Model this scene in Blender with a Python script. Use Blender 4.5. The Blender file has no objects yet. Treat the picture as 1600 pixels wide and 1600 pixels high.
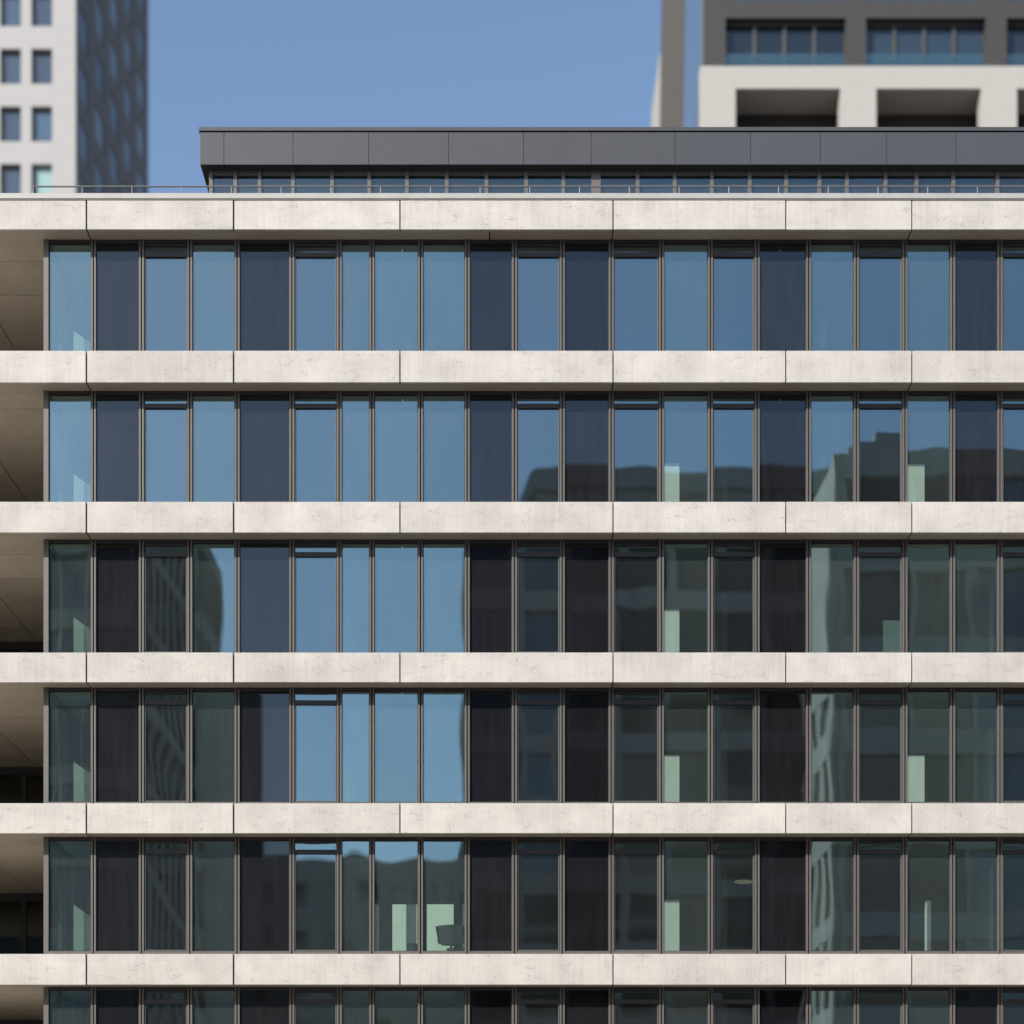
import bpy, bmesh, math, random
from mathutils import Vector, Matrix
random.seed(11)
S = bpy.context.scene
COL = S.collection

# ------------------------------------------------------------------ camera, sky, sun, exposure
D = 42.0                      # metres from the camera to the concrete bands
EYE = 1.7
FPX = 2829.0                  # focal length in pixels of a 1600 px wide frame
PX = FPX / D                  # pixels per metre on the facade plane (y = 0)
cam_d = bpy.data.cameras.new('camera')
cam = bpy.data.objects.new('camera', cam_d); COL.objects.link(cam)
cam.location = (0, -D, EYE); cam.rotation_euler = (math.radians(90), 0, 0)
cam_d.sensor_width = 36; cam_d.lens = FPX / 1600 * 36
cam_d.shift_x = 10 / 1600; cam_d.shift_y = 1075 / 1600
cam_d.clip_start = 0.5; cam_d.clip_end = 4000
cam_d.dof.use_dof = True; cam_d.dof.focus_distance = D + 0.6; cam_d.dof.aperture_fstop = 0.26; cam_d.dof.aperture_blades = 0
S.camera = cam

SUNV = Vector((-0.95, -1.0, 0.96)).normalized()          # towards the sun
ELEV = math.asin(SUNV.z); AZ = math.atan2(SUNV.x, SUNV.y)
world = bpy.data.worlds.new('World'); S.world = world; world.use_nodes = True
wn = world.node_tree.nodes; wl = world.node_tree.links
bg = wn['Background']
sky = wn.new('ShaderNodeTexSky'); sky.sky_type = 'NISHITA'; sky.sun_disc = False
sky.sun_elevation = ELEV; sky.sun_rotation = AZ
sky.altitude = 50; sky.air_density = 1.0; sky.dust_density = 1.2; sky.ozone_density = 1.6
wl.new(sky.outputs[0], bg.inputs['Color']); bg.inputs['Strength'].default_value = 0.134
sun_d = bpy.data.lights.new('sun', 'SUN'); sun = bpy.data.objects.new('sun', sun_d); COL.objects.link(sun)
sun_d.energy = 5.0; sun_d.angle = math.radians(0.5); sun_d.color = (1.0, 0.94, 0.86)
sun.rotation_euler = (-SUNV).to_track_quat('-Z', 'Y').to_euler()
S.view_settings.view_transform = 'Standard'; S.view_settings.look = 'None'
S.view_settings.exposure = 0.55; S.view_settings.gamma = 1.0; S.view_settings.use_curve_mapping = False
S.render.engine = 'CYCLES'
S.cycles.max_bounces = 12; S.cycles.transparent_max_bounces = 16; S.cycles.diffuse_bounces = 5; S.cycles.glossy_bounces = 4
S.cycles.sample_clamp_indirect = 6.0
S.cycles.use_denoising = True

def X(px, k=1.0): return (px - 790) * k / PX
def Z(py, k=1.0): return EYE + (1875 - py) * k / PX
def K(depth): return 1 + depth / D

# ------------------------------------------------------------------ helpers
class MB:
    """collects boxes and loose quads; build() links them as ONE mesh object"""
    def __init__(s): s.v = []; s.f = []; s.m = []
    def box(s, x0, x1, y0, y1, z0, z1, m=0):
        n = len(s.v)
        s.v += [(x0,y0,z0),(x1,y0,z0),(x1,y1,z0),(x0,y1,z0),(x0,y0,z1),(x1,y0,z1),(x1,y1,z1),(x0,y1,z1)]
        for q in ((0,3,2,1),(4,5,6,7),(0,1,5,4),(1,2,6,5),(2,3,7,6),(3,0,4,7)):
            s.f.append(tuple(n+i for i in q)); s.m.append(m)
        return s
    def cyl(s, p, q, r, seg=10, m=0, r2=None):
        p = Vector(p); q = Vector(q); d = (q-p).normalized(); r2 = r if r2 is None else r2
        a = d.orthogonal().normalized(); b = d.cross(a); n = len(s.v)
        for c, rr in ((p, r), (q, r2)):
            for i in range(seg):
                t = 2*math.pi*i/seg; s.v.append(tuple(c + a*(rr*math.cos(t)) + b*(rr*math.sin(t))))
        for i in range(seg):
            j = (i+1) % seg; s.f.append((n+i, n+j, n+seg+j, n+seg+i)); s.m.append(m)
        s.f.append(tuple(n+i for i in reversed(range(seg)))); s.m.append(m)
        s.f.append(tuple(n+seg+i for i in range(seg))); s.m.append(m)
        return s
    def prism(s, pts, y0, y1, m=0):
        """polygon in x-z extruded along y"""
        n = len(s.v); k = len(pts)
        s.v += [(x, y0, z) for x, z in pts] + [(x, y1, z) for x, z in pts]
        s.f.append(tuple(n+i for i in range(k))); s.m.append(m)
        s.f.append(tuple(n+k+i for i in reversed(range(k)))); s.m.append(m)
        for i in range(k):
            j = (i+1) % k; s.f.append((n+i, n+k+i, n+k+j, n+j)); s.m.append(m)
        return s
    def build(s, name, mats, parent=None, bevel=0.0, smooth=False):
        me = bpy.data.meshes.new(name); me.from_pydata(s.v, [], s.f)
        if not isinstance(mats, (list, tuple)): mats = [mats]
        for m in mats: me.materials.append(m)
        me.polygons.foreach_set('material_index', s.m)
        bm = bmesh.new(); bm.from_mesh(me); bmesh.ops.recalc_face_normals(bm, faces=bm.faces)
        if bevel > 0:
            bmesh.ops.bevel(bm, geom=bm.edges[:], offset=bevel, segments=2, profile=0.6, affect='EDGES', clamp_overlap=True)
        bm.to_mesh(me); bm.free()
        if smooth: me.polygons.foreach_set('use_smooth', [True]*len(me.polygons))
        me.update()
        o = bpy.data.objects.new(name, me); COL.objects.link(o)
        if parent is not None: o.parent = parent
        return o
def box(name, mat, parent, *b, bevel=0.0): return MB().box(*b).build(name, mat, parent, bevel)
def tag(o, label=None, cat=None, group=None, kind=None):
    if label: o['label'] = label
    if cat: o['category'] = cat
    if group: o['group'] = group
    if kind: o['kind'] = kind
    return o
def empty(name, loc=(0,0,0)):
    o = bpy.data.objects.new(name, None); COL.objects.link(o); o.location = loc; o.empty_display_size = 0.3; return o

# ------------------------------------------------------------------ materials
def new_mat(name):
    m = bpy.data.materials.new(name); m.use_nodes = True
    nt = m.node_tree; nt.nodes.clear()
    out = nt.nodes.new('ShaderNodeOutputMaterial')
    return m, nt, out
def N(nt, t, **kw):
    n = nt.nodes.new(t)
    for k, v in kw.items():
        if k in n.inputs: n.inputs[k].default_value = v
        else: setattr(n, k, v)
    return n
def noise(nt, vec, scale, detail=4, rough=0.55, stretch=None):
    if stretch:
        mp = N(nt, 'ShaderNodeVectorMath', operation='MULTIPLY'); mp.inputs[1].default_value = stretch
        nt.links.new(vec, mp.inputs[0]); vec = mp.outputs[0]
    n = N(nt, 'ShaderNodeTexNoise', Scale=scale, Detail=detail, Roughness=rough); nt.links.new(vec, n.inputs['Vector'])
    return n.outputs['Fac']
def ramp(nt, fac, p0, c0, p1, c1):
    r = N(nt, 'ShaderNodeMapRange', clamp=True); r.inputs['From Min'].default_value = p0; r.inputs['From Max'].default_value = p1
    r.inputs['To Min'].default_value = c0; r.inputs['To Max'].default_value = c1
    nt.links.new(fac, r.inputs['Value']); return r.outputs[0]
def mul(nt, a, b):
    m = N(nt, 'ShaderNodeMath', operation='MULTIPLY')
    for i, s in enumerate((a, b)):
        if isinstance(s, (int, float)): m.inputs[i].default_value = s
        else: nt.links.new(s, m.inputs[i])
    return m.outputs[0]
def tint(nt, col, fac):
    """colour times a scalar socket"""
    v = N(nt, 'ShaderNodeVectorMath', operation='SCALE')
    if isinstance(col, tuple): v.inputs[0].default_value = col[:3]
    else: nt.links.new(col, v.inputs[0])
    nt.links.new(fac, v.inputs['Scale']); return v.outputs[0]
def world_pos(nt):
    """position plus a per-object shift, so neighbouring panels do not continue each other's stains"""
    g = N(nt, 'ShaderNodeNewGeometry'); oi = N(nt, 'ShaderNodeObjectInfo')
    s = N(nt, 'ShaderNodeVectorMath', operation='SCALE'); s.inputs[0].default_value = (37, 0, 11); nt.links.new(oi.outputs['Random'], s.inputs['Scale'])
    a = N(nt, 'ShaderNodeVectorMath', operation='ADD'); nt.links.new(g.outputs['Position'], a.inputs[0]); nt.links.new(s.outputs[0], a.inputs[1])
    return a.outputs[0], oi.outputs['Random']

def concrete(name, base, warm=(1.0, 0.955, 0.90), strength=1.0, rough=0.85):
    m, nt, out = new_mat(name)
    p, rnd = world_pos(nt)
    big = ramp(nt, noise(nt, p, 1.1, 4), 0.3, 1 - 0.07*strength, 0.7, 1 + 0.05*strength)
    streak = ramp(nt, mul(nt, noise(nt, p, 1.0, 5, 0.6, (11, 11, 0.5)), noise(nt, p, 0.8, 3)), 0.14, 1.02, 0.42, 1 - 0.075*strength)
    fine = ramp(nt, noise(nt, p, 42, 4, 0.7), 0.25, 1 - 0.13*strength, 0.75, 1 + 0.10*strength)
    grime = ramp(nt, mul(nt, noise(nt, p, 2.3, 5, 0.65, (1, 1, 2.2)), noise(nt, p, 26, 3, 0.7)), 0.30, 1.0, 0.42, 1 - 0.24*strength)
    vor = N(nt, 'ShaderNodeTexVoronoi', Scale=7.0); nt.links.new(p, vor.inputs['Vector'])
    pits = ramp(nt, vor.outputs['Distance'], 0.035, 1 - 0.35*strength, 0.085, 1.0)
    keep = ramp(nt, noise(nt, p, 3.1, 2), 0.50, 1.0, 0.62, 0.0)      # pits only in places
    mixp = N(nt, 'ShaderNodeMix', data_type='FLOAT'); nt.links.new(keep, mixp.inputs['Factor']); nt.links.new(pits, mixp.inputs['A']); mixp.inputs['B'].default_value = 1.0
    tone = ramp(nt, rnd, 0, 0.93, 1, 1.035)
    f = mul(nt, mul(nt, mul(nt, big, streak), mul(nt, fine, grime)), mul(nt, mixp.outputs['Result'], tone))
    col = N(nt, 'ShaderNodeMix', data_type='RGBA'); nt.links.new(noise(nt, p, 0.9, 3), col.inputs['Factor'])
    col.inputs['A'].default_value = (base*1.01, base*0.99*(0.5+0.5*warm[1]), base*0.955*(0.5+0.5*warm[2]), 1); col.inputs['B'].default_value = (base*warm[0], base*warm[1]*0.985, base*warm[2]*0.985, 1)
    b = N(nt, 'ShaderNodeBsdfPrincipled', Roughness=rough); b.inputs['Specular IOR Level'].default_value = 0.25
    nt.links.new(tint(nt, col.outputs['Result'], f), b.inputs['Base Color'])
    bump = N(nt, 'ShaderNodeBump', Strength=0.25, Distance=0.004); nt.links.new(noise(nt, p, 60, 4, 0.7), bump.inputs['Height']); nt.links.new(bump.outputs[0], b.inputs['Normal'])
    nt.links.new(b.outputs[0], out.inputs[0]); return m

def solid(name, col, rough=0.6, metal=0.0, var=0.06, scale=3.0, spec=0.4, tone=0.0):
    m, nt, out = new_mat(name)
    p, rnd = world_pos(nt)
    f = ramp(nt, noise(nt, p, scale, 5, 0.6), 0.3, 1 - var, 0.7, 1 + var)
    f = mul(nt, f, ramp(nt, noise(nt, p, scale*16, 3, 0.7), 0.3, 1 - var*0.7, 0.7, 1 + var*0.7))
    if tone: f = mul(nt, f, ramp(nt, rnd, 0, 1 - tone, 1, 1 + tone))
    b = N(nt, 'ShaderNodeBsdfPrincipled', Roughness=rough, Metallic=metal); b.inputs['Specular IOR Level'].default_value = spec
    nt.links.new(tint(nt, col, f), b.inputs['Base Color']); nt.links.new(b.outputs[0], out.inputs[0]); return m

def glass(name, trans, refl, r0, dust, dust_amt):
    """coated facade glazing: clear tinted pane, mirror coating, thin film of dust that the sun lights"""
    m, nt, out = new_mat(name)
    p, rnd = world_pos(nt)
    t = N(nt, 'ShaderNodeBsdfTransparent'); t.inputs[0].default_value = (*trans, 1)
    g = N(nt, 'ShaderNodeBsdfGlossy', Roughness=0.0)
    rt = ramp(nt, rnd, 0, 0.92, 1, 1.06); nt.links.new(tint(nt, refl, rt), g.inputs['Color'])
    d = N(nt, 'ShaderNodeBsdfDiffuse')
    df = ramp(nt, noise(nt, p, 1.0, 5, 0.65, (7, 7, 0.7)), 0.3, 0.8, 0.7, 1.2)
    nt.links.new(tint(nt, dust, df), d.inputs[0])
    # Schlick reflectance, the same from both sides of the pane
    ge = N(nt, 'ShaderNodeNewGeometry'); dp = N(nt, 'ShaderNodeVectorMath', operation='DOT_PRODUCT')
    nt.links.new(ge.outputs['Incoming'], dp.inputs[0]); nt.links.new(ge.outputs['Normal'], dp.inputs[1])
    ab = N(nt, 'ShaderNodeMath', operation='ABSOLUTE'); nt.links.new(dp.outputs['Value'], ab.inputs[0])
    om = N(nt, 'ShaderNodeMath', operation='SUBTRACT', use_clamp=True); om.inputs[0].default_value = 1.0; nt.links.new(ab.outputs[0], om.inputs[1])
    pw = N(nt, 'ShaderNodeMath', operation='POWER'); nt.links.new(om.outputs[0], pw.inputs[0]); pw.inputs[1].default_value = 5.0
    fm = N(nt, 'ShaderNodeMath', operation='MULTIPLY_ADD', use_clamp=True); fm.inputs[1].default_value = 1.0 - r0; fm.inputs[2].default_value = r0
    nt.links.new(pw.outputs[0], fm.inputs[0])
    a = N(nt, 'ShaderNodeMixShader'); nt.links.new(fm.outputs[0], a.inputs[0]); nt.links.new(t.outputs[0], a.inputs[1]); nt.links.new(g.outputs[0], a.inputs[2])
    b = N(nt, 'ShaderNodeMixShader'); b.inputs[0].default_value = dust_amt
    nt.links.new(a.outputs[0], b.inputs[1]); nt.links.new(d.outputs[0], b.inputs[2]); nt.links.new(b.outputs[0], out.inputs[0]); return m

M = {}
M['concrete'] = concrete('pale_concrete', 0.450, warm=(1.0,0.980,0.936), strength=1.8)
M['soffit'] = concrete('bounce_tinted_concrete', 0.36, warm=(1.0,0.90,0.75), strength=0.9)  # same concrete as the bands; warm bounce light put into the browner colour
M['core'] = solid('joint_shadow_concrete', (0.06, 0.055, 0.05), 0.9)
M['frame'] = solid('bronze_anodised_metal', (0.098, 0.093, 0.088), 0.42, 0.0, 0.05, 2.0, 0.5)
M['terrace'] = solid('pale_terrace_slabs', (0.62, 0.56, 0.48), 0.9)
M['shaded_frame'] = solid('shade_darkened_bronze', (0.035, 0.035, 0.042), 0.5, 0.0, 0.05, 2.0, 0.4)  # frame bronze with the shade under the bands put into its colour
M['gasket'] = solid('black_gasket', (0.02, 0.02, 0.022), 0.7)
M['coping'] = solid('zinc_coping', (0.30, 0.30, 0.29), 0.5, 0.0, 0.08, 1.5, 0.5)
M['fixed'] = glass('green_tinted_glass', (0.80, 0.94, 0.87), (0.58, 0.89, 1.0), 0.265, (0.40, 0.50, 0.48), 0.036)
M['opening'] = glass('dark_tinted_glass', (0.45, 0.54, 0.50), (0.58, 0.87, 1.0), 0.26, (0.30, 0.34, 0.36), 0.025)
M['loggia'] = glass('smoked_glass', (0.25, 0.28, 0.26), (0.7, 0.8, 0.8), 0.06, (0.2, 0.2, 0.2), 0.02)
M['interior'] = solid('white_plaster', (0.62, 0.62, 0.58), 0.9, 0, 0.03)
M['lit_wall'] = solid('white_painted_wall', (0.72, 0.72, 0.69), 0.9, 0, 0.02)
M['ceiling'] = solid('office_ceiling', (0.45, 0.45, 0.43), 0.9, 0, 0.03)
M['carpet'] = solid('grey_carpet', (0.10, 0.10, 0.11), 0.95)
M['backwall'] = solid('grey_office_wall', (0.30, 0.30, 0.30), 0.9)
M['dark_metal'] = solid('graphite_metal_panel', (0.044, 0.048, 0.058), 0.55, 0, 0.05, 1.2, 0.4, 0.03)
M['dark_soffit'] = solid('graphite_soffit', (0.05, 0.05, 0.05), 0.8)
M['steel'] = solid('galvanised_rail', (0.13, 0.13, 0.135), 0.5, 0.2)
def enamel(name, col, spec, rough):
    m, nt, out = new_mat(name); p, rnd = world_pos(nt)
    b = N(nt, 'ShaderNodeBsdfPrincipled', Roughness=rough, IOR=1.75); b.inputs['Specular IOR Level'].default_value = spec
    b.inputs['Specular Tint'].default_value = (0.72, 0.90, 1.0, 1)
    nt.links.new(ramp(nt, noise(nt, p, 1.0, 5, 0.65, (6, 6, 0.6)), 0.35, rough, 0.75, rough + 0.02), b.inputs['Roughness'])
    f = mul(nt, ramp(nt, noise(nt, p, 1.0, 5, 0.65, (6, 6, 0.6)), 0.3, 0.8, 0.7, 1.35), ramp(nt, rnd, 0, 0.7, 1, 1.3))
    nt.links.new(tint(nt, col, f), b.inputs['Base Color']); nt.links.new(b.outputs[0], out.inputs[0]); return m
M['infill'] = enamel('dark_enamelled_panel', (0.0085, 0.0085, 0.010), 0.42, 0.004)

# ------------------------------------------------------------------ ground
g = box('ground', solid('clinker_paving', (0.29, 0.235, 0.18), 0.9, 0, 0.15, 0.5), None, -600, 600, -600, 600, -0.4, 0.0); tag(g, kind='structure')
rd = box('road', solid('asphalt', (0.06, 0.06, 0.062), 0.9, 0, 0.15, 0.8), None, -600, 600, -50, -36.5, 0.0, 0.004); tag(rd, kind='structure')

# ------------------------------------------------------------------ the office building
B = empty('office_building')
tag(B, 'wide office block with pale concrete floor bands and dark glazing, graphite penthouse on its roof', 'building')
TOPS = [303, 548, 784, 1019.5, 1255, 1490.5, 1726]
BOTS = [358.5, 597.5, 832, 1066, 1302, 1538.5, 1774]
JX = [-640, -370, -130, 135, 365, 625, 958, 1228, 1425, 1722]
SX = [-640, -370, -130, 135, 958, 1425, 1722]
GY = 0.5                       # glass plane
HEADK = K(0.48)
XL = X(68, K(0.44))            # left end of the glazed volume
XR = X(1722)
for r in range(7):
    zt, zb = Z(TOPS[r]), Z(BOTS[r])
    face_top = Z(312) if r == 0 else zt
    # core slab behind the panels, dark in the joints
    box('floor_slab', M['core'], B, X(-640), XR, 0.10, 9.5, zb + 0.05, zt - 0.03)
    for i in range(len(JX) - 1):
        gap = 0.019 if JX[i] in (135, 365) else 0.014
        gap2 = 0.019 if JX[i+1] in (135, 365) else 0.014
        jit = random.uniform(-0.003, 0.003)
        box('concrete_panel', M['concrete'], B, X(JX[i]) + gap, X(JX[i+1]) - gap2, 0.0 + jit, 0.098, zb + random.uniform(-.003, .003), face_top, bevel=0.008)
    sx = SX if r else [-640, -370, -130, 135, 765, 958, 1425, 1722]
    for i in range(len(sx) - 1):
        a, b = X(sx[i]) + 0.015, X(sx[i+1]) - 0.015
        if sx[i+1] <= 135: continue
        if i: pass
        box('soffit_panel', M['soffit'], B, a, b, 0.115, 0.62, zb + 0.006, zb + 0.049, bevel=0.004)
    # the deep soffit of the loggia on the left, laid in rows of panels
    cuts = [0.115, 1.43, 3.1, 5.2, 6.9, 8.6]
    xc = [X(-640), -13.0, X(135)]
    for i in range(5):
        for j in range(2):
            if i == 0 and j == 1:
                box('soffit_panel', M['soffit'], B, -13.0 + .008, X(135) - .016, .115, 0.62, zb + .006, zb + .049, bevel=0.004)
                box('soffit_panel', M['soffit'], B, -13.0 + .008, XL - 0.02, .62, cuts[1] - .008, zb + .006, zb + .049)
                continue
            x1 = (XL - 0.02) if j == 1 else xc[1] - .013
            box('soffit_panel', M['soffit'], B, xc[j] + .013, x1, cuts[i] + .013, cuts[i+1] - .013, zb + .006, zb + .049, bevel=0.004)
    # interior ceiling and carpet
    if r: box('terrace_floor', M['terrace'], B, X(-640), XL - .02, 0.10, 8.2, zt - 0.029, zt - 0.01); box('window_ledge', M['steel'], B, XL - .019, XR - .1, 0.10, 0.43, zt - 0.029, zt - 0.012)
    if r < 6: box('ceiling', M['ceiling'], B, XL + 0.1, XR - 0.1, 0.64, 7.6, zb + 0.02, zb + 0.047)
    if r: box('carpet', M['carpet'], B, XL + 0.1, XR - 0.1, 0.64, 7.6, zt - 0.029, zt - 0.01)

def coping():
    mb = MB(); zt = Z(303); z0 = Z(311)
    mb.box(X(-640), XR, -0.035, 0.60, z0, zt); mb.box(X(-640), XR, -0.02, 0.09, z0 - 0.02, z0 + 0.001)
    mb.box(X(-640), XR, 0.60, 9.5, Z(312), Z(312) + 0.02)
    o = mb.build('roof_coping', M['coping'], B); return o
coping()

# --- windows and dark panels between the bands
MUL = [72, 146, 221, 296.5, 370.5, 456, 530, 581, 657, 730, 803.7, 878.5, 955, 1033.5, 1110, 1183, 1263.5, 1338, 1414, 1488.5, 1562.5, 1638, 1714]
KIND = 'FDOFDOFFFDODOFODFOFDOF'   # fixed, dark panel, opening
def pane_mesh(name, x0, x1, z0, z1, y, mat, parent, amp, tilt=0.0014):
    """a real pane: slightly pillowed and slightly out of true, so reflections bend as in float glass"""
    nx, nz = 10, 16; v = []; f = []
    amp *= 0.62; a = random.gauss(0, 1) * amp; tx = random.gauss(0, tilt); tz = random.gauss(0, tilt*0.55)
    b = random.gauss(0, 1) * amp * 0.20; ph = random.uniform(0, 6.28); c = random.gauss(0, 1) * amp * 0.14; ph2 = random.uniform(0, 6.28)
    for j in range(nz + 1):
        for i in range(nx + 1):
            u, w = i/nx, j/nz
            dy = a*math.sin(math.pi*u)**0.9*math.sin(math.pi*w)**0.6 if 0 < u < 1 and 0 < w < 1 else 0.0
            dy += b*math.sin(2*math.pi*w*1.3 + ph) + c*math.sin(math.pi*(u*1.7 + w*2.1) + ph2)
            dy += tx*(u - .5)*(x1 - x0) + tz*(w - .5)*(z1 - z0)
            v.append((x0 + (x1-x0)*u, y + dy, z0 + (z1-z0)*w))
    for j in range(nz):
        for i in range(nx):
            n = j*(nx+1) + i; f.append((n, n+1, n+nx+2, n+nx+1))
    me = bpy.data.meshes.new(name); me.from_pydata(v, [], f); me.materials.append(mat)
    me.polygons.foreach_set('use_smooth', [True]*len(f)); me.update()
    o = bpy.data.objects.new(name, me); COL.objects.link(o); o.parent = parent; return o
HALF, GAP = 0.043, 0.015
for r in range(6):
    zh = Z(BOTS[r]) + 0.004                   # underside of the soffit
    z0 = Z(TOPS[r+1]) - 0.02                  # top of the band below
    for c in range(22):
        kind = KIND[c]
        if c == 19 and r in (2, 3, 4): kind = 'F'
        xa = X(MUL[c], K(.45)) + GAP; xb = X(MUL[c+1], K(.45)) - GAP
        if c == 0: xa = XL
        j = HALF
        mb = MB()
        yF = 0.44
        jl = 0.115 if c == 0 else j
        mb.box(xa, xa + jl, yF, 0.58, z0, zh)                      # jambs
        mb.box(xb - j, xb, yF, 0.58, z0, zh)
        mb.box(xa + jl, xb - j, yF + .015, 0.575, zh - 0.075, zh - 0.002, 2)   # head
        mb.box(xa + jl, xb - j, yF + .004, 0.575, z0, z0 + 0.145)          # bottom rail
        gx0, gx1, gz0, gz1 = xa + jl, xb - j, z0 + 0.145, zh - 0.075
        # dark gaskets round the glass
        t = 0.014
        for q in ((gx0, gx0+t, gz0, gz1), (gx1-t, gx1, gz0, gz1), (gx0+t, gx1-t, gz0, gz0+t), (gx0+t, gx1-t, gz1-t, gz1)):
            mb.box(q[0], q[1], 0.478, 0.53, q[2], q[3], 1)
        # recessed filler between neighbouring units
        mb.box(xb + 0.0005, xb + 2*GAP - 0.0005, 0.475, 0.56, z0, zh - 0.002, 1)
        if kind == 'D':
            w = mb.build('dark_panel', [M['frame'], M['gasket'], M['shaded_frame']], B)
            pane_mesh('panel_infill', gx0 + t, gx1 - t, gz0 + t, gz1 - t, 0.495, M['infill'], w, 0.0014)
        elif kind == 'F':
            w = mb.build('window', [M['frame'], M['gasket'], M['shaded_frame']], B)
            pane_mesh('pane', gx0 + t, gx1 - t, gz0 + t, gz1 - t, 0.505, M['fixed'], w, 0.0018)
        else:
            zt = zh - 0.345
            w = mb.build('window', [M['frame'], M['gasket'], M['shaded_frame']], B)
            sm = MB(); s = 0.02
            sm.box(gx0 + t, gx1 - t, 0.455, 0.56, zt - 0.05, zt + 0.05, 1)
            sm.box(gx0 + t, gx0 + t + s, 0.468, 0.55, gz0 + t, zt - .05); sm.box(gx1 - t - s, gx1 - t, 0.468, 0.55, gz0 + t, zt - .05)
            sm.box(gx0 + t + s, gx1 - t - s, 0.468, 0.55, gz0 + t, gz0 + t + s); 
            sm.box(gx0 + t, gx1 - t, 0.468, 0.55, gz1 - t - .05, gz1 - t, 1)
            sm.build('transom', [M['frame'], M['shaded_frame']], w)
            pane_mesh('pane', gx0 + t + s, gx1 - t - s, gz0 + t + s, zt - .05, 0.512, M['opening'], w, 0.0016)
            pane_mesh('vent_pane', gx0 + t, gx1 - t, zt + .05, gz1 - t - .05, 0.505, M['opening'], w, 0.0005)
# end walls of the glazed volume, back walls, service rooms
for r in range(6):
    zh = Z(BOTS[r]) + 0.02; z0 = Z(TOPS[r+1]) - 0.03
    # side glazing towards the loggia (faces left)
    mb = MB()
    for i in range(6):
        y0 = 0.6 + i*1.27
        mb.box(XL, XL + .09, y0, y0 + .08, z0, zh)
    mb.box(XL + .01, XL + .08, .6, 8.2, z0, z0 + .12); mb.box(XL + .01, XL + .08, .6, 8.2, zh - .12, zh)
    sw = mb.build('loggia_side_window', M['frame'], B)
    box('side_wall', M['interior'], B, XL + .02, XL + .034, 2.4, 8.2, z0 + .12, zh - .12)  # pale wall in place of glazing, added to bounce sun onto the loggia soffit
    pm = MB().box(XL + .035, XL + .045, .6, 8.2, z0 + .12, zh - .12).build('pane', M['opening'], sw)
    # dark glazing at the back of the loggia
    zg = zh - 0.35; mb = MB(); xs = [-24, -21.0, -18.4, -15.85, -13.36, XL]
    for i, x in enumerate(xs[:-1]): mb.box(x - .07, x + .07, 8.2, 8.34, z0, zh)
    for i in range(5):
        mb.box(xs[i] + .07, xs[i+1] - (.07 if i < 4 else 0), 8.22, 8.33, zh - 0.24, zh); mb.box(xs[i] + .07, xs[i+1] - (.07 if i < 4 else 0), 8.22, 8.33, z0, z0 + .10)
    lw = mb.build('loggia_back_window', M['gasket'], B)
    MB().box(-24, XL, 8.26, 8.28, z0 + .10, zh - .24).build('pane', M['loggia'], lw)
    box('interior_wall', M['backwall'], B, XL + .1, XR - .1, 7.62, 7.8, z0, zh)
    box('interior_wall', M['backwall'], B, -24.3, XL - .1, 9.2, 9.4, z0, zh)
    box('end_wall', M['concrete'], B, -24.9, -24.4, 0.2, 9.4, z0, zh)
    for x in (-4.2, 2.0, 5.6, 8.1, 12.4):
        box('partition', M['interior'], B, x - .06, x + .06, 4.2, 7.6, z0, zh - .01)
# sunlit parts of white columns and walls; tops cut at the slab's shadow edge
kc = K(1.43)
M['pale_wall_piece'] = solid('pale_green_grey_wall', (0.50, 0.54, 0.50), 0.9, 0, 0.04)
def upright(px0, px1, r, py, yd=1.43, mat='lit_wall', name='sun_patch_wall', th=0.12):
    k = K(yd); z0 = Z(TOPS[r+1]) - .02
    return box(name, M[mat], B, X(px0, k), X(px1, k), yd, yd + th, z0, Z(py, k))
for r, py in ((1, 724), (2, 952), (3, 1180), (4, 1406)): upright(1030, 1061.5, r, py)
for r, py in ((1, 725), (3, 1180)): upright(1412, 1444.5, r, py)
upright(1446.5, 1454.5, 4, 1407)
for a, b in ((584, 592), (613, 652), (667, 709), (722, 728)): upright(a, b, 4, 1413, mat='pale_wall_piece')  # one sunlit wall cut into pieces, gaps stand in for mullion shadows
for r in range(5):
    ys = (517, 741, 965, 1190.5, 1413.6)[r]; z0 = Z(TOPS[r+1]) - .02
    p = [(X(115, kc), z0), (X(165, kc), z0), (X(165, kc), Z(ys + 34.6, kc)), (X(115, kc), Z(ys, kc))]
    MB().prism(p, 1.43, 1.6).build('sun_patch_wall_end', M['lit_wall'], B)  # sloped top shaped as the edge of a sunlit patch on a wall
# rest of the building below and behind
box('ground_floor_wall', M['infill'], B, XL, XR, 0.8, 1.0, 0.0, Z(BOTS[6]) + 0.03)
box('rear_wall', M['concrete'], B, -24.9, XR, 9.52, 9.9, 0.0, Z(312))
box('end_wall', M['concrete'], B, XR - .05, XR + .4, 0.2, 9.5, 0.0, Z(312) - .01)

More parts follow.
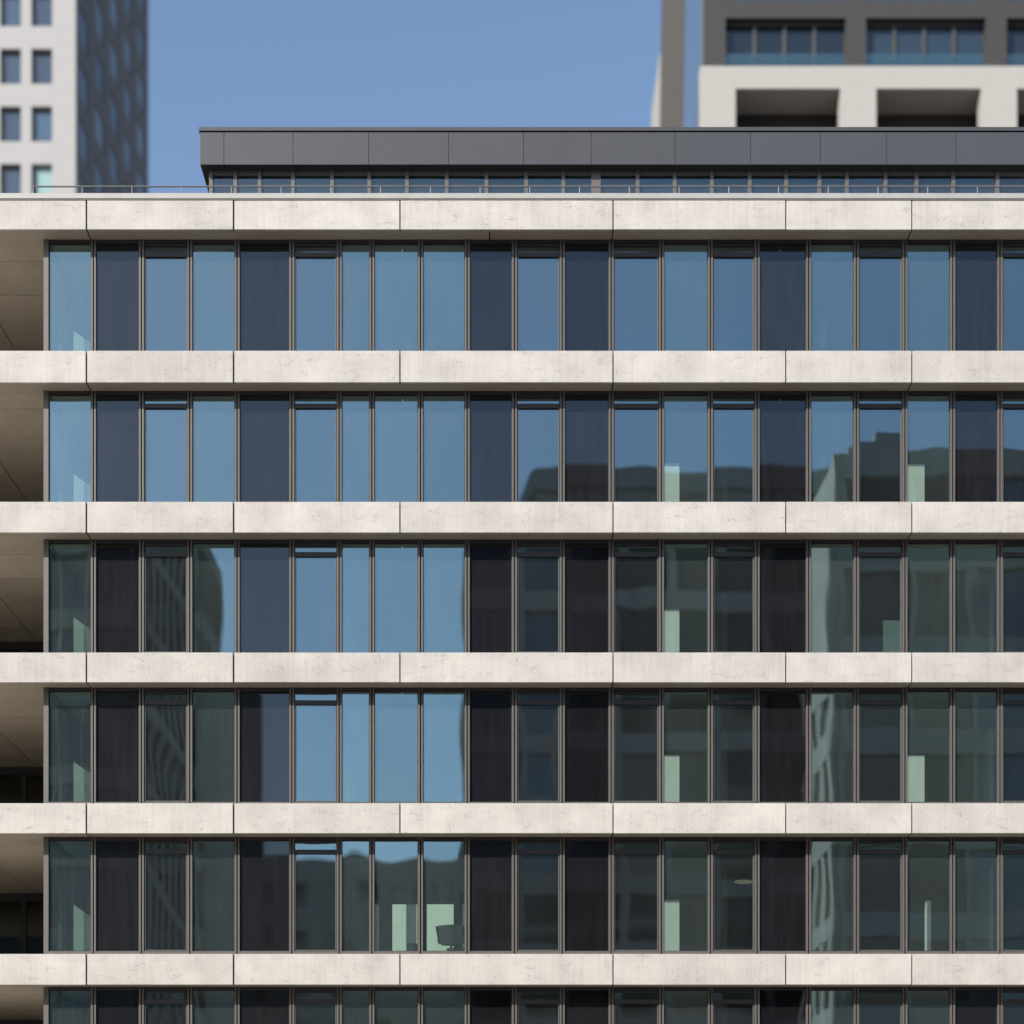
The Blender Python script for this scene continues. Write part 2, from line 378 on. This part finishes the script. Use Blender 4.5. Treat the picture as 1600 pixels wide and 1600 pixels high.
# --- penthouse
SB = 3.0; kp = K(SB); kg = K(SB + 0.30)
FJ = [312, 350, 458, 576, 701, 818, 924, 1055, 1173, 1282, 1385, 1494, 1610, 1650]
zf0, zf1, zc = Z(257, kp), Z(206.5, kp), Z(199.5, kp)
for i in range(len(FJ) - 1):
    box('penthouse_fascia', M['dark_metal'], B, X(FJ[i], kp) + (.006 if i else 0.01), X(FJ[i+1], kp) - .006, SB, SB + .04, zf0, zf1, bevel=0.003)
xpl, xpr = X(312, kp), X(1650, kp)
box('penthouse_roof', M['dark_soffit'], B, xpl + .01, xpr, SB + .045, 9.0, zf0 + .012, zf1 + .01)
box('penthouse_cap', M['dark_metal'], B, xpl - .02, xpr, SB - .03, 9.05, zf1 + .022, zc)
PM = [330, 368, 406, 458, 519, 577, 636, 698, 760, 822, 880, 931, 996, 1054, 1112, 1171, 1228, 1280, 1323, 1383, 1431.5, 1489, 1558, 1616, 1647]
zg0, zg1 = Z(312) + .02, zf0 + .012
M['pglass'] = glass('penthouse_glass', (0.35, 0.42, 0.42), (0.55, 0.74, 0.84), 0.17, (0.22, 0.27, 0.30), 0.07)
M['blind'] = solid('dark_roller_blind', (0.02, 0.02, 0.025), 0.9)
for i in range(len(PM) - 1):
    xa, xb = X(PM[i], kg), X(PM[i+1], kg); y = SB + .30
    mb = MB(); jw = .045 if PM[i] != 931 else .12
    mb.box(xa - jw, xa + jw, y - .05, y + .08, zg0, zg1)
    mb.box(xa + jw, xb - .046, y - .01, y + .06, zg0, zg0 + .22); mb.box(xa + jw, xb - .046, y - .01, y + .06, zg1 - .12, zg1 - .001)
    w = mb.build('penthouse_window', M['steel'] if False else M['frame'], B)
    pane_mesh('pane', xa + jw, xb - .046, zg0 + .22, zg1 - .12, y + .02, M['pglass'], w, 0.0016)
    h = random.choice((0, 0, .5, .8, 1.2))
    if h: MB().box(xa + jw + .02, xb - .06, y + .09, y + .10, max(zg0 + .3, zg1 - .15 - h), zg1 - .14).build('blind', M['blind'], w)
box('penthouse_wall', M['backwall'], B, X(330, kg), xpr, 8.6, 8.8, zg0, zg1)
box('penthouse_wall', M['dark_metal'], B, X(330, kg) - .0, X(330, kg) + .1, SB + .42, 8.58, zg0, zg1 - .002)
box('penthouse_ceiling', M['dark_soffit'], B, X(330, kg) + .12, xpr - .1, SB + .46, 8.58, zg1 - .06, zg1 - .004)

# --- roof railing
R = empty('roof_railing', (X(51, K(1)), 1.0, Z(312)))
tag(R, 'thin grey metal guard rail standing along the roof edge above the top concrete band', 'railing')
def rp(name, mb):
    o = mb.build(name, M['steel'], R); o.location = -R.location; return o
kr = K(1.0); zr = Z(291.5, kr); xr0 = X(51, kr); xr1 = X(1640, kr)
mb = MB().cyl((xr0, 1.0, zr), (xr1, 1.0, zr), 0.019, 8); mb.cyl((xr0, 1.0, zr), (xr0, 2.6, zr), 0.019, 8); rp('rail', mb)
n = 0
x = 51
while x < 1640:
    xx = X(x, kr) + (0.02 if x == 51 else 0)
    rp('post', MB().cyl((xx, 1.0, Z(312)), (xx, 1.0, zr), 0.013, 8).box(xx - .05, xx + .05, .95, 1.05, Z(312) + .021, Z(312) + .033))
    x += 77.7
rp('post', MB().cyl((xr0 + .02, 2.55, Z(312)), (xr0 + .02, 2.55, zr), 0.016, 8))

# ------------------------------------------------------------------ things inside the offices
def office_chair(px, r, yd):
    k = K(yd); zf = Z(TOPS[r+1]) - .01; C = empty('office_chair', (X(px, k), yd, zf))
    tag(C, 'black mesh office chair with its back to the window in front of a sunlit wall', 'chair')
    blk = solid('black_chair_mesh', (0.02, 0.022, 0.022), 0.8); gry = solid('grey_chair_metal', (0.3, 0.3, 0.3), 0.4, 0.6)
    def bars(name, pts, w, mat):
        mb = MB()
        for a, b in pts: mb.cyl(a, b, w, 8)
        return mb.build(name, mat, C)
    # backrest: a curved slab
    mb = MB(); N_ = 8
    for i in range(N_):
        a0 = -0.5 + i/N_; a1 = a0 + 1/N_
        y0 = 0.16 - 0.28*a0*a0*1.2; y1 = 0.16 - 0.28*a1*a1*1.2
        n = len(mb.v)
        for (a, y) in ((a0, y0), (a1, y1)):
            w0, w1 = 0.60, 0.74
            mb.v += [(a*w0, -y + .05, .36), (a*w0, -y + .09, .36), (a*w1, -y - .02, 0.80 - .12*a*a), (a*w1, -y + .02, 0.80 - .12*a*a)]
        for q in ((0,4,6,2),(1,3,7,5),(0,1,5,4),(2,6,7,3),(0,2,3,1),(4,5,7,6)):
            mb.f.append(tuple(n+j for j in q)); mb.m.append(0)
    mb.build('backrest', blk, C)
    MB().box(-.25, .25, -.06, .42, .38, .46).build('seat', blk, C, bevel=.03)
    for s in (-1, 1):
        MB().box(s*.31 - .03, s*.31 + .03, -.05, .24, .60, .64).cyl((s*.31, .08, .42), (s*.31, .08, .61), .018, 8).build('armrest', blk, C)
    base = MB().cyl((0, .1, .10), (0, .1, .38), .03, 10)
    for i in range(5):
        t = i*2*math.pi/5; base.cyl((0, .1, .11), (.3*math.cos(t), .1 + .3*math.sin(t), .07), .022, 6)
    base.build('base', gry, C)
    for i in range(5):
        t = i*2*math.pi/5; cx, cy = .3*math.cos(t), .1 + .3*math.sin(t)
        MB().cyl((cx - .02, cy, .03), (cx + .02, cy, .03), .03, 10).build('caster', blk, C)
    MB().box(-.20, -.10, -.13, -.115, .66, .72).build('tag', solid('white_tag', (.7, .7, .68), .8), C)
    return C
office_chair(705, 4, 0.9)
def plant_box():
    k = K(0.95); zf = Z(TOPS[5]) - .01
    o = empty('waste_bin', (X(645, k), .95, zf)); tag(o, 'small dark waste bin with a flared rim beside the office chair', 'bin')
    MB().cyl((0,0,0), (0,0,.34), .10, 20, r2=.14).build('bin_body', M['blind'], o)
    MB().cyl((0,0,.34), (0,0,.37), .16, 20).build('rim', M['blind'], o)
plant_box()
def screen(px0, px1, py, r, yd):
    k = K(yd); zf = Z(TOPS[r+1]) - .01
    x0, x1, zt = X(px0, k), X(px1, k), Z(py, k)
    o = empty('pinboard', ((x0+x1)/2, yd, zf)); tag(o, 'pale teal pinboard screen standing behind a dark opening window', 'pinboard')
    w = (x1-x0)/2; h = zt - zf
    MB().box(-w, w, -.02, .02, .08, h).build('board', solid('teal_felt', (.26, .33, .33), .95), o)
    MB().box(-w + .02, -w + .05, -.15, .15, 0, .08).build('foot', M['steel'], o); MB().box(w - .05, w - .02, -.15, .15, 0, .08).build('foot', M['steel'], o)
screen(1380, 1412, 970, 2, 0.85)
def pendant(px, py, yd, r):
    k = K(yd); x, z = X(px, k), Z(py, k); zc_ = Z(BOTS[r]) + .02
    o = empty('pendant_lamp', (x, yd, zc_)); tag(o, 'slim oval pendant lamp glowing dimly behind a dark opening window', 'lamp')
    sh = bpy.data.meshes.new('lamp_shade'); bm = bmesh.new(); bmesh.ops.create_uvsphere(bm, u_segments=20, v_segments=10, radius=1)
    for v in bm.verts: v.co = Vector((v.co.x*.23, v.co.y*.12, v.co.z*.05 - (zc_ - z)))
    bm.to_mesh(sh); bm.free()
    m, nt, out = new_mat('warm_lamp_shade'); e = N(nt, 'ShaderNodeEmission', Strength=0.16); e.inputs[0].default_value = (1.0, .86, .5, 1); nt.links.new(e.outputs[0], out.inputs[0])
    sh.materials.append(m); s = bpy.data.objects.new('lamp_shade', sh); COL.objects.link(s); s.parent = o
    MB().cyl((0,0,-(zc_ - z)), (0,0,0), .006, 6).build('cord', M['gasket'], o)
pendant(1162, 1378, 1.5, 4)

# ------------------------------------------------------------------ towers behind
def grid_wall(xs, zs, x0, x1, z0, z1, y0, y1, axis='y'):
    """a wall slab with rectangular holes: xs = list of (a,b) openings across, zs = list of (a,b) openings up"""
    mb = MB(); 
    def add(a, b, c, d):
        if b - a < 1e-4 or d - c < 1e-4: return
        if axis == 'y': mb.box(a, b, y0, y1, c, d)
        else: mb.box(y0, y1, a, b, c, d)
    cur = z0
    for (c, d) in zs:
        add(x0, x1, cur, c)
        cx = x0
        for (a, b) in xs: add(cx, a, c, d); cx = b
        add(cx, x1, c, d); cur = d
    add(x0, x1, cur, z1)
    return mb
def flat_glass(name, col, spec=0.8, rough=0.02):
    m, nt, out = new_mat(name); p, rnd = world_pos(nt)
    b = N(nt, 'ShaderNodeBsdfPrincipled', Roughness=rough, IOR=2.0); b.inputs['Specular IOR Level'].default_value = spec
    nt.links.new(tint(nt, col, ramp(nt, rnd, 0, .55, 1, 1.5)), b.inputs['Base Color']); nt.links.new(b.outputs[0], out.inputs[0]); return m
TG = flat_glass('tower_window_glass', (0.03, 0.06, 0.10), 0.35)
TG3 = flat_glass('side_window_glass', (0.075, 0.08, 0.088), 0.02)
WT = empty('white_tower', (X(118, K(68)) - 8, 68, 0))
tag(WT, 'tall white tower with square windows and a dark shaded side wall, left of the sky', 'tower')
def part(o, root): o.parent = root; o.location = -root.location; return o
kt = K(68.0); xe = X(118, kt)
zs = sorted((Z(131 - 90*i, kt), Z(76 - 90*i, kt)) for i in range(-3, 8))
xs = [(X(a, kt), X(a + 32.5, kt)) for a in (-149, -99.5, -49.5, 0.3, 49)]
ztop = Z(76 - 90*7 - 60, kt); zlow = Z(560, kt)
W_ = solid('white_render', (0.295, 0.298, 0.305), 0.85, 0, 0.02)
part(grid_wall(xs, zs, X(-210, kt), xe, zlow, ztop, 68, 68.45).build('front_wall', W_), WT)
part(MB().box(X(-210, kt), xe, 68.0, 68.45, 0, zlow).build('lower_wall', W_), WT)
for i, (c, d) in enumerate(zs):
    for j, (a, b) in enumerate(xs):
        fw = part(MB().box(a, a+.07, 68.3, 68.4, c, d).box(b-.07, b, 68.3, 68.4, c, d).box(a+.07, b-.07, 68.3, 68.4, d-.07, d).box(a+.07, b-.07, 68.3, 68.4, c, c+.07).build('window', M['gasket']), WT)
        pg = MB().box(a+.07, b-.07, 68.34, 68.36, c+.07, d-.07).build('pane', TG if not (i == 1 and j == 4) else solid('pale_green_blind', (0.20, 0.32, 0.33), 0.8)); pg.parent = fw
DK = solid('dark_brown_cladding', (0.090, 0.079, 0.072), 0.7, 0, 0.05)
depth_end = 68 + 110*0.204
ys = []
yy = 68.9
while yy + 2.6 < depth_end: ys.append((yy, yy + 2.4)); yy += 4.4
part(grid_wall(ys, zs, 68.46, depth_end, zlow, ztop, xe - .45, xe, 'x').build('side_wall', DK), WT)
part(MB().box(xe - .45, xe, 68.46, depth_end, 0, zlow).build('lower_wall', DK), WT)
for (c, d) in zs:
    for (a, b) in ys:
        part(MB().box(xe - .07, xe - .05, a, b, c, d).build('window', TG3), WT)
part(MB().box(X(-210, kt), xe - .5, 68.6, depth_end - .1, ztop - .5, ztop).build('roof', M['dark_soffit']), WT)
part(MB().box(X(-210, kt), xe - .6, depth_end - .4, depth_end, 0, ztop - .6).build('rear_wall', DK), WT)

SG = flat_glass('side_glass', (0.08, 0.12, 0.17), 0.9)
# dark tower on the right with a white base storey
y3 = 48.0; k3 = K(y3)
GT = empty('dark_tower', (X(1097, k3) + 8, y3, 0))
tag(GT, 'dark grey tower with wide glazed bays above a white storey of open square piers', 'tower')
WS = solid('white_stone', (0.295, 0.292, 0.282), 0.85, 0, 0.03)
GC = solid('graphite_cladding', (0.030, 0.030, 0.032), 0.7, 0, 0.04)
x0b, xR = X(1093, k3), X(2010, k3)
ops = [(X(a, k3), X(a + 163, k3)) for a in (1148, 1367, 1586, 1805)]
part(grid_wall(ops, [(Z(262, k3), Z(145, k3))], x0b, xR, 0, Z(110, k3), y3 - .35, y3 + .35).build('white_storey', WS), GT)
part(MB().box(x0b + .05, xR, y3 + .36, y3 + 1.8, Z(145, k3) , Z(113, k3)).build('storey_ceiling', solid('grey_ceiling', (0.33, 0.32, 0.30), .9)), GT)
part(MB().box(x0b + .05, xR, y3 + 1.81, y3 + 2.1, Z(330, k3), Z(146, k3)).build('recess_wall', M['blind']), GT)
part(MB().box(x0b + .25, x0b + .6, y3 + .36, y3 + 21.5, 0, Z(114, k3)).build('side_base_wall', SG), GT)
xu = X(1101, k3)
wins = [(X(a, k3), X(b, k3)) for a, b in ((1134, 1322), (1354, 1541), (1574, 1761), (1794, 1981))]
zw = sorted((Z(108.5 - 110*i, k3), Z(26 - 110*i, k3)) for i in range(0, 5))
ztop3 = Z(-560, k3)
part(grid_wall(wins, zw, xu, xR, Z(109.5, k3), ztop3, y3 + .1, y3 + .7).build('upper_wall', GC), GT)
TG2 = flat_glass('dark_tower_glass', (0.014, 0.026, 0.042), 0.25)
BAL = glass('balustrade_glass', (0.7, 0.82, 0.82), (0.5, 0.7, 0.75), 0.12, (0.20, 0.30, 0.34), 0.045)
for (c, d) in zw:
    for (a, b) in wins:
        mb = MB(); mb.box(a, b, y3 + .5, y3 + .6, d - .14, d)
        for q in range(1, 4):
            x = a + (b - a)*q/4; mb.box(x - .09, x + .09, y3 + .48, y3 + .6, c, d - .14)
        w = part(mb.build('window', solid('grey_mullion', (0.04, 0.042, 0.045), .6)), GT)
        for nm, mt, bb in (('pane', TG2, (a, b, y3 + .62, y3 + .64, c, d)), ('balustrade', BAL, (a + .03, b - .03, y3 + .30, y3 + .32, c, c + .98))):
            o = MB().box(*bb).build(nm, mt); o.parent = w
def lean(o):
    """the side of this tower tapers: everything shifts inwards going up"""
    for v in o.data.vertices: v.co.x += 0.016*(v.co.z - Z(0, 2.4))
    return part(o, GT)
zl, zh3 = Z(330, k3), Z(-60, 2.75)
lean(MB().box(xu - .12, xu + .3, y3 + .75, y3 + 8.0, zl, zh3).build('side_glazing', SG))
BR = solid('brown_metal_fins', (0.062, 0.059, 0.055), .7, 0, .08)
mb = MB(); mb.box(xu - .1, xu + .4, y3 + 8.01, y3 + 21.0, zl, zh3)
for yy, w, dx in ((10.6, .9, .12), (12.6, .5, .16), (14.6, 1.6, .3), (18.0, .6, .1), (19.6, 1.2, .35)):
    mb.box(xu - .1 - dx, xu - .099, y3 + yy, y3 + yy + w, zl, zh3)
lean(mb.build('side_fins', BR))
part(MB().box(xu + 1.2, xR, y3 + 21.6, y3 + 22, 0, ztop3 - .1).build('rear_wall', GC), GT)
part(MB().box(xu + .5, xR, y3 + .75, y3 + 21.5, ztop3 - .6, ztop3 - .2).build('roof', GC), GT)
kw = K(70.5)
part(MB().box(X(1031, kw), X(1031, kw) + 12, 70.5, 77, 0, Z(82, kw)).build('rear_wing', WS), GT)

# ------------------------------------------------------------------ buildings across the street (they are what the glass reflects)
def opposite(name, label, x0, x1, yfront, yback, ztop, floor, band, mat, glassm, bay=1.6, side=None, fins=None, zoff=0.0, winw=None):
    """a block whose front faces +y; bands of concrete and rows of windows"""
    o = empty(name, ((x0+x1)/2, yfront, 0)); tag(o, label, 'building')
    wall = MB(); wall.box(x0, x1, yback, yfront - .35, 0, ztop - .4)
    part(wall.build('core_wall', M['core']), o)
    n = int(ztop/floor); z = ztop
    bands = MB(); bands.box(x0 - .02, x1 + .02, yback - .02, yfront + .02, ztop - band, ztop)
    for i in range(1, n + 1):
        zt = ztop - i*floor + zoff
        if zt - band < 0: break
        bands.box(x0 - .02, x1 + .02, yback - .02, yfront + .02, zt - band, zt)
    part(bands.build('floor_band', mat), o)
    for i in range(0, n):
        zt = ztop - i*floor - band; zb = ztop - (i+1)*floor + zoff if i + 1 <= n else 0
        if zb < 0: break
        w = MB().box(x0, x1, yfront - .34, yfront - .30, zb + .002, zt - .002 + (zoff if i else 0))
        g_ = part(w.build('window_row', glassm), o)
        m_ = MB(); x = x0
        while x < x1: m_.box(x, x + (winw or .22), yfront - .29, yfront - .05, zb + .003, zt - .003 + (zoff if i else 0)); x += bay
        f_ = m_.build('pier', mat); f_.parent = g_
    return o
TAUPE = solid('taupe_stone', (0.36, 0.315, 0.29), 0.85, 0, .06)
GREY = solid('grey_stone', (0.30, 0.305, 0.29), 0.85, 0, .06)
PALE = solid('pale_stone_cladding', (0.36, 0.32, 0.29), 0.8, 0, .05)
OG = flat_glass('opposite_window_glass', (0.015, 0.022, 0.03), 0.4, 0.05)
# (mirror image of a point E metres in front of the glass appears E metres behind it)
def XM(px, E): return (px - 790)*(D + E)/FPX
def ZM(py, E): return EYE + (1875 - py)*(D + E)/FPX
E1 = 55.0
oR = opposite('banded_office_block', 'taupe stone office block across the street with long window bands', XM(722, E1), XM(1330, E1), GY - E1, GY - E1 - 16, ZM(808, E1), 3.8, 1.05, TAUPE, OG, 2.7, winw=.5)
part(MB().box(XM(835, E1), XM(1330, E1), GY - E1 - 9, GY - E1 - 1.0, ZM(808, E1) + .01, ZM(746, E1 + 1)).build('roof_storey', GREY), oR)
cp = [(XM(1330, E1), ZM(746, E1+1) - .6), (XM(1330, E1), ZM(729, E1+1))] + [(XM(848 - 34*math.sin(t*math.pi/20), E1), ZM(729, E1+1) - 2.0 + 2.0*math.cos(t*math.pi/20)) for t in range(0, 11)] + [(XM(818, E1), ZM(746, E1+1) - 1.6), (XM(834, E1), ZM(746, E1+1) - .6)]
part(MB().prism(cp, GY - E1 - 9.5, GY - E1 - .6).build('roof_canopy', GREY), oR)
E2 = 30.0
oT = opposite('corner_tower', 'tall grey tower across the street with a sunlit stone side', XM(1317, E2), XM(1900, E2), GY - E2, GY - E2 - 8, ZM(696, E2), 3.7, 1.0, GREY, OG, 2.6)
mbs = MB(); xs_ = XM(1317, E2)
zz = ZM(696, E2)
mbs.box(xs_ - .30, xs_ - .03, GY - E2 - 7.9, GY - E2 - .1, zz - 9.5, zz + .01)
for i in range(3, 12):
    mbs.box(xs_ - .30, xs_ - .03, GY - E2 - 7.9, GY - E2 - .1, zz - i*3.7 - .9, zz - i*3.7)
    for j in range(4): mbs.box(xs_ - .28, xs_ - .03, GY - E2 - 1.2 - j*2.0, GY - E2 - .3 - j*2.0, zz - i*3.7 + .01, zz - i*3.7 + (2.78 if i > 3 else .0001 + 1.59))
part(mbs.build('side_wall', PALE), oT)
part(MB().box(XM(1345, E2), XM(1378, E2), GY - E2 - 6, GY - E2 - 1, zz + .02, zz + .7).box(XM(1378, E2), XM(1430, E2), GY - E2 - 6, GY - E2 - 1, zz + .02, zz + 1.1).build('roof_plant', GREY), oT)
E3 = 45.0
oL = opposite('braced_glass_block', 'tall grey glass block across the street with diagonal braces', XM(-420, E3), XM(312, E3), GY - E3, GY - E3 - 6, ZM(815, E3), 3.9, 1.0, GREY, OG, 1.9)
part(MB().box(XM(312, E3) + .03, XM(388, E3), GY - E3 - 4, GY - E3 - .2, 0, ZM(1045, E3)).build('stair_core', GREY), oL)
mbs = MB(); zz = ZM(815, E3)
for j in range(7):
    x = XM(224, E3) + j*.38; mbs.box(x, x + .17, GY - E3 + .25, GY - E3 + .40, 0.1, zz - .3)
for i in range(9):
    za = zz - .5 - i*3.9; x0 = XM(224, E3); x1 = XM(310, E3)
    mbs.prism([(x0, za), (x0, za - .7), (x1, za - 4.6), (x1, za - 3.9)], GY - E3 + .41, GY - E3 + .55)
part(mbs.build('brace_screen', TAUPE), oL)
E4 = 90.0
oM = opposite('low_grey_house', 'low grey house far down the street', XM(300, E4), XM(760, E4), GY - E4, GY - E4 - 12, ZM(1340, E4), 3.4, 1.7, GREY, OG, 2.9, winw=1.75)
